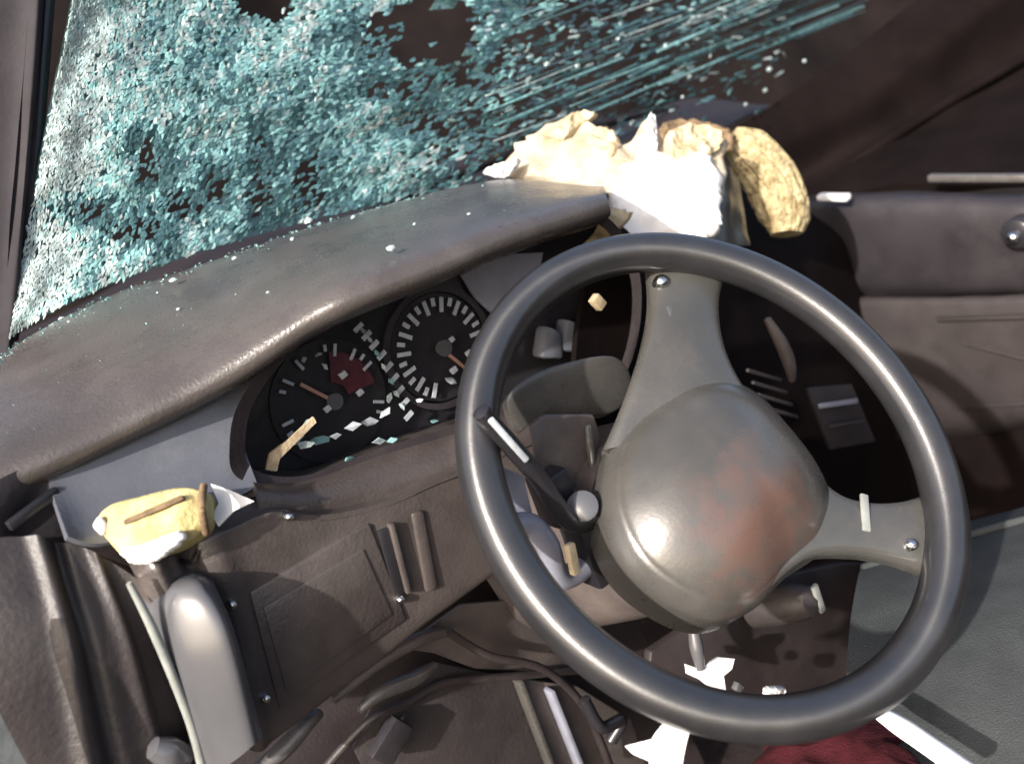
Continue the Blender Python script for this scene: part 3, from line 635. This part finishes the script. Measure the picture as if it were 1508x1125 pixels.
for a, P, e, mi in shards[290:]:
    v, f = shard_geo(P, e); b = len(V); V += v
    for q in f: F.append(tuple(x+b for x in q)); MI.append(mi)
me = bpy.data.meshes.new('crazed_glass'); me.from_pydata([tuple(v) for v in V], [], F)
for g in GM: me.materials.append(g)
me.polygons.foreach_set('material_index', MI)
bm = bmesh.new(); bm.from_mesh(me); bmesh.ops.recalc_face_normals(bm, faces=bm.faces); bm.to_mesh(me); bm.free()
tag(link('crazed_glass', me, GM, ws), kind='stuff')
# the plastic interlayer that still holds the shards
V, F = [], []
for i in range(61):
    for j in range(31): V.append(wsp(s_of(i/60*0.62), j/30) - WN*0.007)
for i in range(60):
    for j in range(30):
        c = wsp(s_of((i+.5)/60*0.62), (j+.5)/30); pu, pv = project(c)
        if hole_at(pu, pv) < 0.95: continue
        if noise.noise(Vector((pu*0.02, pv*0.02, 0))) > 0.34 + max(0, (560-pu)/1200): continue
        if max(math.exp(-(((pu-hx)/hw)**2 + ((pv-hy)/hh)**2)) for hx, hy, hw, hh in dims) + 0.5*noise.noise(Vector((pu*0.05, pv*0.02, 4.0))) > 0.72: continue
        F.append((i*31+j, (i+1)*31+j, (i+1)*31+j+1, i*31+j+1))
n0 = len(V); V += [v - WN*0.0012 for v in V]; F += [tuple(x+n0 for x in reversed(f)) for f in F]
mesh('interlayer', V, F, G_film, ws, fix=False)
# long splinters and crack lines running to the far pillar
for i in range(120):
    t0 = random.random(); a0 = random.uniform(690, 1180); ln = random.uniform(40, 200)
    v0 = 235 - 0.36*(a0-700) - random.uniform(0, 190)*(1 if i % 3 else .5); sl_ = -0.40 + random.uniform(-.06, .06)
    a1 = min(a0 + ln, 1345 - v0*0.3)
    if a1 - a0 < 25: continue
    v1 = v0 + sl_*(a1-a0)
    # on the glass surface: depth follows the sheet
    P, Q = PP(a0, v0, wsp(.62, .4), WN), PP(a1, v1, wsp(.62, .4), WN)
    lift = WN*random.uniform(0.0, 0.01)
    bar('glass_splinter', P+lift, Q+lift, random.uniform(0.0008, 0.0024), 0.0015, WN + Vector((random.gauss(0, .4), random.gauss(0, .4), random.gauss(0, .4))), random.choice([G_clear, G_clear, G_deep, G_white, G_deep, G_teal]), ws, bev=0)
# glass grains caught along the splinters
for u, v, s in [(1270, 70, 9), (1128, 104, 7), (1122, 135, 6), (975, 70, 6), (1010, 115, 6), (1093, 156, 5), (1120, 72, 5), (845, 100, 6), (905, 60, 5), (800, 98, 7), (1000, 145, 4), (1180, 92, 5)]:
    c = PP(u, v, wsp(.62, .4), WN) + WN*0.006; r = s*0.00038
    box('glass_grain', c, ((r*1.4, 0, .3*r), (0, r, 0), (-.2*r, 0, r)), G_white, ws, bev=0.2, seg=1)

# ------------------------------------------------------------------ pillars
pl = empty('windscreen_pillar', PY(20, 480, 0.4), 'grey brown windscreen pillar on the near side, left of the shattered glass', 'pillar')
sheet('pillar_trim', [[PY(-90, 560, 0.44), PY(-90, 300, 0.46), PY(-90, 100, 0.475), PY(-90, -80, 0.485)], [PY(-20, 560, 0.435), PY(5, 300, 0.455), PY(15, 100, 0.47), PY(25, -80, 0.48)], [PY(12, 540, 0.43), PY(34, 300, 0.44), PY(50, 100, 0.455), PY(62, -80, 0.465)], [PY(18, 520, 0.45), PY(44, 300, 0.46), PY(60, 100, 0.475), PY(74, -80, 0.485)]], M_pill, pl, nu=40, nv=24, th=0.01, wob=0.002, wsc=14)
tube('glass_seal', [PY(16, 500, 0.45), PY(45, 300, 0.462), PY(62, 100, 0.477), PY(76, -80, 0.487)], 0.006, M_black, pl, n=40)
pr = empty('windscreen_pillar', PX(1250, 250, 0.66), 'dark brown collapsed pillar trim on the far side, above the passenger door', 'pillar')
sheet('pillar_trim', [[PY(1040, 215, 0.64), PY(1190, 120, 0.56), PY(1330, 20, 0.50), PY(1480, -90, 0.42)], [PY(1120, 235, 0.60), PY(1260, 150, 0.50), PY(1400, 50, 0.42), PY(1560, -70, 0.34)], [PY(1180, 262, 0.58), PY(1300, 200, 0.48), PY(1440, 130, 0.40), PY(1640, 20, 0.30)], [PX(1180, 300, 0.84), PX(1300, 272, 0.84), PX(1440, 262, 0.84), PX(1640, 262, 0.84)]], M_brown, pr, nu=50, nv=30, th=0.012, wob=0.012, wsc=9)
tube('pillar_edge', [PY(1190, 285, 0.57), PY(1270, 232, 0.49), PY(1380, 160, 0.42), PY(1520, 80, 0.35)], [0.006, 0.009, 0.009, 0.007], M_brown, pr)

# ------------------------------------------------------------------ passenger door on the far side
pd = empty('passenger_door', PX(1400, 600, 0.75), 'dark grey door trim on the far side with lock knob and bright sill strip', 'car door')
def xr(px, x): return [PX(u, v, x) for u, v in px]
sheet('upper_trim', [xr([(1170, 290), (1300, 283), (1420, 285), (1640, 288)], 0.80), xr([(1180, 300), (1300, 296), (1420, 298), (1640, 302)], 0.765), xr([(1190, 350), (1310, 350), (1420, 352), (1640, 356)], 0.75), xr([(1200, 415), (1320, 418), (1420, 420), (1640, 420)], 0.755), xr([(1200, 440), (1320, 440), (1420, 438), (1640, 434)], 0.785)], M_door, pd, nu=40, nv=30, th=0.01, wob=0.002)
sheet('lower_trim', [xr([(1180, 436), (1300, 436), (1420, 436), (1640, 430)], 0.775), xr([(1200, 450), (1300, 448), (1420, 447), (1640, 440)], 0.745), xr([(1220, 540), (1320, 540), (1430, 536), (1640, 520)], 0.735), xr([(1240, 620), (1340, 624), (1440, 622), (1640, 600)], 0.745), xr([(1240, 650), (1340, 650), (1440, 642), (1640, 610)], 0.80)], M_doorl, pd, nu=40, nv=30, th=0.01, wob=0.0025)
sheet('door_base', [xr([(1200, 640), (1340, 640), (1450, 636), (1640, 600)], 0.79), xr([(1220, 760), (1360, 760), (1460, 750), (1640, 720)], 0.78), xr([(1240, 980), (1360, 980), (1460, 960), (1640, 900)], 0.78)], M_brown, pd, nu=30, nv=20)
bar('sill_strip', PX(1368, 262, 0.79), PX(1640, 262, 0.79), 0.010, 0.012, (-1, 0, 0), M_dmetal, pd)
bar('sill_clip', PX(1206, 290, 0.74), PX(1250, 291, 0.74), 0.009, 0.014, (-1, 0, 0), M_paint, pd)
k0 = PX(1498, 345, 0.735)
tube('lock_bezel', [k0 + Vector((.02, 0, 0)), k0, k0 + Vector((-.004, 0, 0))], [0.02, 0.02, 0.015], M_black, pd, n=8, seg=22)
tube('lock_knob', [k0, k0 + Vector((-.012, 0, 0)), k0 + Vector((-.017, 0, 0))], [0.008, 0.008, 0.006], M_metal, pd, n=10, seg=18)
for a, b in [((1420, 505), (1640, 560)), ((1400, 600), (1640, 585)), ((1380, 470), (1640, 462))]:
    bar('trim_crease', PX(*a, 0.737), PX(*b, 0.737), 0.006, 0.010, (-1, 0, 0), M_doorl, pd, bev=0.45)

# ------------------------------------------------------------------ seat at the lower right
se = empty('car_seat', PZ(1470, 950, -0.35), 'blue grey fabric seat cushion at the right behind the wheel rim', 'car seat')
sheet('seat_cushion', [[PZ(1290, 800, -0.36), PZ(1400, 775, -0.36), PZ(1520, 742, -0.36), PZ(1700, 700, -0.36)], [PZ(1270, 830, -0.27), PZ(1400, 792, -0.27), PZ(1520, 758, -0.27), PZ(1700, 715, -0.27)], [PZ(1250, 930, -0.24), PZ(1400, 900, -0.235), PZ(1530, 870, -0.235), PZ(1720, 830, -0.24)], [PZ(1250, 1060, -0.245), PZ(1420, 1040, -0.235), PZ(1560, 1010, -0.235), PZ(1760, 980, -0.24)], [PZ(1290, 1180, -0.26), PZ(1460, 1200, -0.25), PZ(1600, 1210, -0.25), PZ(1800, 1200, -0.25)]], M_seat, se, nu=50, nv=40, th=0.03, wob=0.004, wsc=11)
tube('seat_piping', [PZ(1270, 836, -0.262), PZ(1400, 796, -0.262), PZ(1520, 762, -0.262), PZ(1700, 719, -0.262)], 0.004, M_seat, se)
st = empty('sill_trim', PZ(1350, 1085, -0.2), 'curved white trim strip at the bottom right below the rim', 'trim strip')
tube('strip', [PZ(1284, 1042, -0.2), PZ(1325, 1068, -0.2), PZ(1366, 1096, -0.2), PZ(1440, 1148, -0.2)], [0.005, 0.008, 0.008, 0.008], M_paint, st, n=40, flat=0.5)
rc = crumple('red_cloth', [PZ(u, v, -0.23) for u, v in [(1110, 1130), (1160, 1085), (1230, 1060), (1300, 1065), (1330, 1100), (1370, 1160), (1200, 1190), (1120, 1180)]], (0, 0, 1), 0.012, M_redc, amp=0.006, sc=22)
tag(rc, 'dark red cloth lying below the steering wheel rim at the bottom', 'cloth')

# ------------------------------------------------------------------ driver door edge at the lower left
dd = empty('driver_door', PX(80, 1000, -0.40), 'brown grey driver door edge at the lower left with pale seal strip', 'car door')
sheet('door_trim', [[PY(-80, 800, 0.20), PY(30, 790, 0.20), PY(120, 805, 0.195), PY(200, 850, 0.185)], [PY(-80, 900, 0.19), PY(50, 900, 0.178), PY(150, 915, 0.178), PY(232, 950, 0.185)], [PY(-80, 1020, 0.18), PY(60, 1020, 0.168), PY(170, 1020, 0.168), PY(265, 1040, 0.18)], [PY(-80, 1200, 0.17), PY(70, 1190, 0.16), PY(200, 1180, 0.16), PY(300, 1170, 0.175)]], M_doorl, dd, nu=70, nv=40, th=0.01, wob=0.003, wsc=16, off=lambda u, v: 0.006*math.exp(-((u-.42-.1*v)/.05)**2) - 0.006*math.exp(-((u-.52-.1*v)/.04)**2) + 0.005*math.exp(-((u-.74-.06*v)/.04)**2))
tube('door_seal', [PY(190, 858, 0.15), PY(222, 920, 0.148), PY(256, 1000, 0.146), (PY(284, 1075, 0.146)), PY(300, 1140, 0.146)], [0.002, 0.003, 0.003, 0.003, 0.003], M_seal, dd, n=50)
tube('hinge_cap', [PY(225, 1100, 0.157), PY(250, 1108, 0.157), PY(280, 1112, 0.157)], [0.007, 0.010, 0.006], M_gloss, dd, n=20)
sheet('door_edge', [[PY(-60, 930, 0.15), PY(-20, 1010, 0.145), PY(20, 1090, 0.14), PY(60, 1160, 0.135)], [PY(-90, 960, 0.145), PY(-50, 1040, 0.14), PY(-10, 1120, 0.135), PY(20, 1190, 0.13)]], M_seal, dd, nu=20, nv=6, th=0.006)

# ------------------------------------------------------------------ loose things
cN = Vector((-0.25, -0.75, 0.6)).normalized()
ca = empty('white_cloth', PY(970, 300, 0.30), 'bright white crumpled cloth spilling over the dashboard behind the wheel top', 'cloth')
def cpl(px, p, nrm): return [PP(u, v, p, nrm) for u, v in px]
p0 = PY(950, 270, 0.315)
M_torn = mat('white_and_cream_torn_cloth', (0.52, 0.47, 0.38), 0.85, 0.0, 26, 0.5, 420, 0.2, c2=(0.3, 0.225, 0.13))
crumple('cloth_fold', cpl([(742, 260), (770, 214), (802, 190), (845, 176), (880, 196), (925, 214), (946, 180), (966, 184), (984, 216), (1025, 204), (1066, 210), (1070, 262), (1060, 312), (1050, 352), (985, 352), (925, 338), (902, 300), (870, 284), (810, 272)], p0, cN), cN, 0.010, M_torn, ca, amp=0.007, sc=24, seedv=2.0)
crumple('cloth_fold', cpl([(900, 280), (935, 235), (985, 228), (1050, 236), (1062, 300), (1048, 350), (985, 352), (905, 352)], p0 + cN*0.012, cN), cN, 0.010, M_white, ca, amp=0.008, sc=22, seedv=6.0)
crumple('cloth_hem', cpl([(930, 316), (905, 345), (868, 374), (846, 376), (872, 346), (898, 308)], PY(880, 350, 0.25), cN), cN, 0.004, M_cream, ca, amp=0.004, sc=40, seedv=1.0)
for k, (pts, mt) in enumerate([([(790, 214), (815, 186), (852, 166), (880, 172), (850, 192), (825, 214)], M_cream), ([(860, 215), (880, 190), (905, 196), (915, 226), (890, 240)], M_cream), ([(980, 232), (985, 195), (1020, 184), (1062, 196), (1052, 226), (1010, 238)], M_cream), ([(936, 236), (948, 196), (956, 170), (966, 178), (968, 220), (962, 244)], M_white), ([(760, 250), (740, 262), (712, 256), (735, 246), (765, 236)], M_white)]):
    crumple('torn_strip', cpl(pts, p0 + cN*(0.006 + 0.004*k), cN), cN, 0.003, mt, ca, amp=0.008, sc=46, th=0.0015, seedv=11.0 + k)
p4 = PY(1020, 215, 0.36)
tl = crumple('torn_lining', cpl([(972, 190), (1000, 176), (1050, 186), (1080, 198), (1070, 226), (1010, 232), (975, 225)], p4, cN), cN, 0.004, M_brownp, amp=0.008, sc=38, seedv=4.0)
tag(tl, 'scrap of brown torn lining between the white cloth and the yellow foam roll', 'lining')
# grey tab right of the cloth
gt = sheet('grey_flap', [[PY(1052, 250, 0.31), PY(1072, 245, 0.312), PY(1088, 262, 0.318)], [PY(1050, 300, 0.30), PY(1075, 300, 0.30), PY(1095, 310, 0.31)], [PY(1045, 360, 0.285), PY(1075, 362, 0.285), PY(1105, 362, 0.29)]], M_hub, None, nu=16, nv=20, th=0.004, wob=0.002, wsc=40)
tag(gt, 'narrow grey flap standing between the white cloth and the yellow foam roll', 'flap')
# yellow foam roll: thick bent pad with lengthwise grooves
fr = empty('foam_roll', PY(1130, 300, 0.33), 'tan yellow foam roll with ragged grooves on the dashboard behind the wheel', 'foam roll')
P = [PY(1075, 205, 0.36), PY(1105, 225, 0.345), PY(1138, 270, 0.33), PY(1155, 315, 0.32), PY(1158, 345, 0.315)]
C = cr(P, 60); V, F = [], []; sg_ = 110
prof_r = [0.017, 0.030, 0.035, 0.033, 0.020]; rr = [x.x for x in cr([Vector((r, 0, 0)) for r in prof_r], 60)]
for i, c in enumerate(C):
    t = (C[min(i+1, 59)]-C[max(i-1, 0)]).normalized(); a = t.cross(Vector((0, -1, 0.3))).normalized(); b = a.cross(t)
    for s in range(sg_):
        w = 2*math.pi*s/sg_; g = 1 + 0.035*math.sin(w*13 + 1.2*math.sin(i*.12)) + 0.03*math.sin(w*29 + 2*math.sin(i*.17)) + 0.05*noise.noise(Vector((math.cos(w)*3, math.sin(w)*3, i*0.12))) + 0.05*noise.noise(Vector((math.cos(w)*9, math.sin(w)*9, i*.35)))
        V.append(c + (a*math.cos(w) + b*math.sin(w)*0.85)*rr[i]*g)
for i in range(59):
    for s in range(sg_): F.append((i*sg_+s, i*sg_+(s+1) % sg_, (i+1)*sg_+(s+1) % sg_, (i+1)*sg_+s))
F += [tuple(range(sg_)), tuple(range(59*sg_+sg_-1, 59*sg_-1, -1))]
mesh('foam_body', V, F, M_foam, fr)
# yellow wad in the side vent
yw = empty('foam_wad', PY(250, 770, 0.17), 'pale yellow torn foam block with a brown slit in the side vent', 'foam')
yn = Vector((-0.35, -0.8, 0.5)).normalized(); yp = PY(240, 770, 0.165)
dome('foam_block', cpl([(142, 768), (160, 745), (210, 730), (262, 718), (300, 725), (306, 755), (298, 782), (262, 806), (220, 826), (185, 822), (160, 795)], yp, yn), yn, 0.011, M_foamp, yw, depth=0.02, rings=14, nout=80, wob=0.006, wsc=60)
bar('slit', PP(192, 772, yp, yn) + yn*0.010, PP(278, 734, yp, yn) + yn*0.009, 0.004, 0.006, yn, M_brownp, yw, bev=0.4)
crumple('foam_highlight', cpl([(178, 808), (215, 800), (262, 782), (270, 798), (225, 828), (190, 828)], yp + yn*0.012, yn), yn, 0.004, M_white, yw, amp=0.003, sc=40)  # bright highlight low on the foam, made as a white patch
tube('tie', [PP(300, 715, yp, yn), PP(305, 750, yp, yn) + yn*.012, PP(303, 785, yp, yn)], 0.0025, M_brownp, yw, n=20)
box('foam_crumb', PP(154, 775, yp, yn) + yn*.006, ((.0035, 0, .002), (0, .004, 0), (-.001, 0, .0045)), M_paper, yw, bev=.3)
ps = plate('paper_scrap', cpl([(310, 712), (340, 722), (374, 738), (345, 752), (322, 775), (312, 760), (322, 740)], PY(340, 740, 0.16), yn), yn, 0.002, M_paper, None)
tag(ps, 'small white pointed paper scrap beside the yellow foam block', 'paper scrap')
# white paper star and key tags
wt = empty('torn_paper', PY(970, 1080, 0.0) - Vector((0, 0.03, 0)), 'white torn paper with points leaning on the bottom of the rim', 'paper')
wp0 = O - BW*0.18 - AW*0.11 + NW*0.028; wn_ = (CAM - wp0).normalized()
sheet('paper_sheet', [[PP(1012, 1008, wp0, wn_), PP(1018, 1016, wp0, wn_), PP(1022, 1026, wp0, wn_)], [PP(988, 1050, wp0, wn_), PP(1000, 1056, wp0, wn_), PP(1018, 1062, wp0, wn_)], [PP(958, 1092, wp0, wn_), PP(985, 1096, wp0, wn_), PP(1010, 1098, wp0, wn_)], [PP(958, 1150, wp0, wn_), PP(980, 1150, wp0, wn_), PP(1000, 1150, wp0, wn_)]], M_paper, wt, nu=14, nv=24, th=0.0012, wob=0.004, wsc=45)
plate('paper_point', [PP(u, v, wp0, wn_) for u, v in [(968, 1086), (920, 1098), (932, 1110), (960, 1122), (975, 1112)]], wn_, 0.0012, M_paper, wt)
ky = empty('key_tag', PY(1040, 990, 0.08), 'white key tag hanging under the column inside the wheel opening', 'key tag')
kp = PY(1045, 990, 0.075); kn = Vector((-.3, -1, .3)).normalized()
plate('tag_plate', cpl([(1010, 978), (1030, 985), (1058, 968), (1082, 970), (1078, 985), (1066, 995), (1070, 1025), (1048, 1015), (1030, 1000), (1012, 992)], kp, kn), kn, 0.003, M_paper, ky)
tube('key_shank', [PP(1022, 930, kp, kn), PP(1026, 955, kp, kn), PP(1032, 985, kp, kn)], [0.005, 0.006, 0.004], M_gloss, ky, n=16)
box('key_bead', PP(1086, 1012, kp, kn), ((.003, 0, .002), (0, .003, 0), (-.002, 0, .004)), M_gloss, ky, bev=.2)
wb = crumple('paper_scrap', [PY(u, v, 0.06) for u, v in [(1126, 1014), (1140, 1010), (1155, 1012), (1156, 1026), (1146, 1034), (1128, 1030)]], kn, 0.004, M_paper, None, amp=0.003, sc=90, seedv=3.0)
tag(wb, 'small white scrap below the ignition barrel, right of the key tag', 'paper scrap')
wl_ = plate('paper_strip', [PY(u, v, 0.085) for u, v in [(1252, 965), (1268, 930), (1318, 880), (1322, 892), (1290, 935), (1254, 978)]], kn, 0.003, M_seal, None)
tag(wl_, 'long pale strip showing through the wheel opening by the right spoke', 'strip')
# glass crumbs on the pad
for u, v, s, where in [(255, 412, 7, 'alone in the middle of the near end of the pad'), (575, 365, 7, 'largest on the middle of the pad, above the cluster'), (150, 392, 9, 'caught at the bottom edge of the glass near the left pillar'), (262, 455, 4, 'just below a larger crumb on the near end of the pad'), (455, 325, 8, 'pinkish, below the dark hole at the glass edge'), (430, 352, 5, 'at the pad rear edge left of the pinkish crumb'), (345, 380, 5, 'at the pad rear edge below the two small holes'), (520, 320, 5, 'at the pad rear edge right of the pinkish crumb'), (90, 470, 6, 'in the corner where pad, glass and left pillar meet'), (610, 330, 3, 'tiny, right of and above the largest crumb'), (395, 430, 3, 'tiny, on the pad above the left end of the cluster'), (690, 315, 3, 'tiny, farthest right on the pad near the white cloth')]:
    c = PP(u, v, lip[4].lerp(rear[4], .5) + Vector((0, 0, .0125)), (rear[4]-lip[4]).cross(lip[6]-lip[2]).normalized())
    r = s*0.00042
    bmx = bmesh.new(); bmesh.ops.create_icosphere(bmx, subdivisions=1, radius=r)
    for q in bmx.verts: q.co = Vector((q.co.x*1.3, q.co.y, q.co.z*.8))*random.uniform(.7, 1.25)
    me = bpy.data.meshes.new('glass_crumb'); bmx.to_mesh(me); bmx.free()
    cb = link('glass_crumb', me, G_white); cb.location = c
    tag(cb, 'pale glass crumb ' + where, 'glass crumb', 'glass crumbs on the dashboard')

# fine glass grit gathered along the back of the pad
V, F = [], []
for k in range(420):
    t = random.random()*8; i = int(t); f = t - i
    a = lip[i].lerp(lip[i+1], f); b = rear[i].lerp(rear[i+1], f)
    w = 1 - abs(random.gauss(0, 0.10)) if k < 330 else random.uniform(0.1, 0.9)
    c = a.lerp(b, max(0.05, min(0.99, w))) + Vector((0, 0, 0.0105 if w < 0.75 else 0.0105 - (w-0.75)*0.034)); r = random.uniform(0.0006, 0.0018) if k < 330 else random.uniform(0.0004, 0.0009)
    q = [c + Vector((random.gauss(0, 1), random.gauss(0, 1), random.gauss(0, .6))).normalized()*r*random.uniform(.7, 1.3) for _ in range(4)]
    n0 = len(V); V += q; F += [(n0, n0+1, n0+2), (n0, n0+2, n0+3), (n0, n0+3, n0+1), (n0+1, n0+3, n0+2)]
gg = mesh('glass_grit', V, F, G_teal, None, smooth=False, fix=False)
tag(gg, 'fine teal glass grit gathered along the back of the dashboard pad', 'glass grit', kind='stuff')
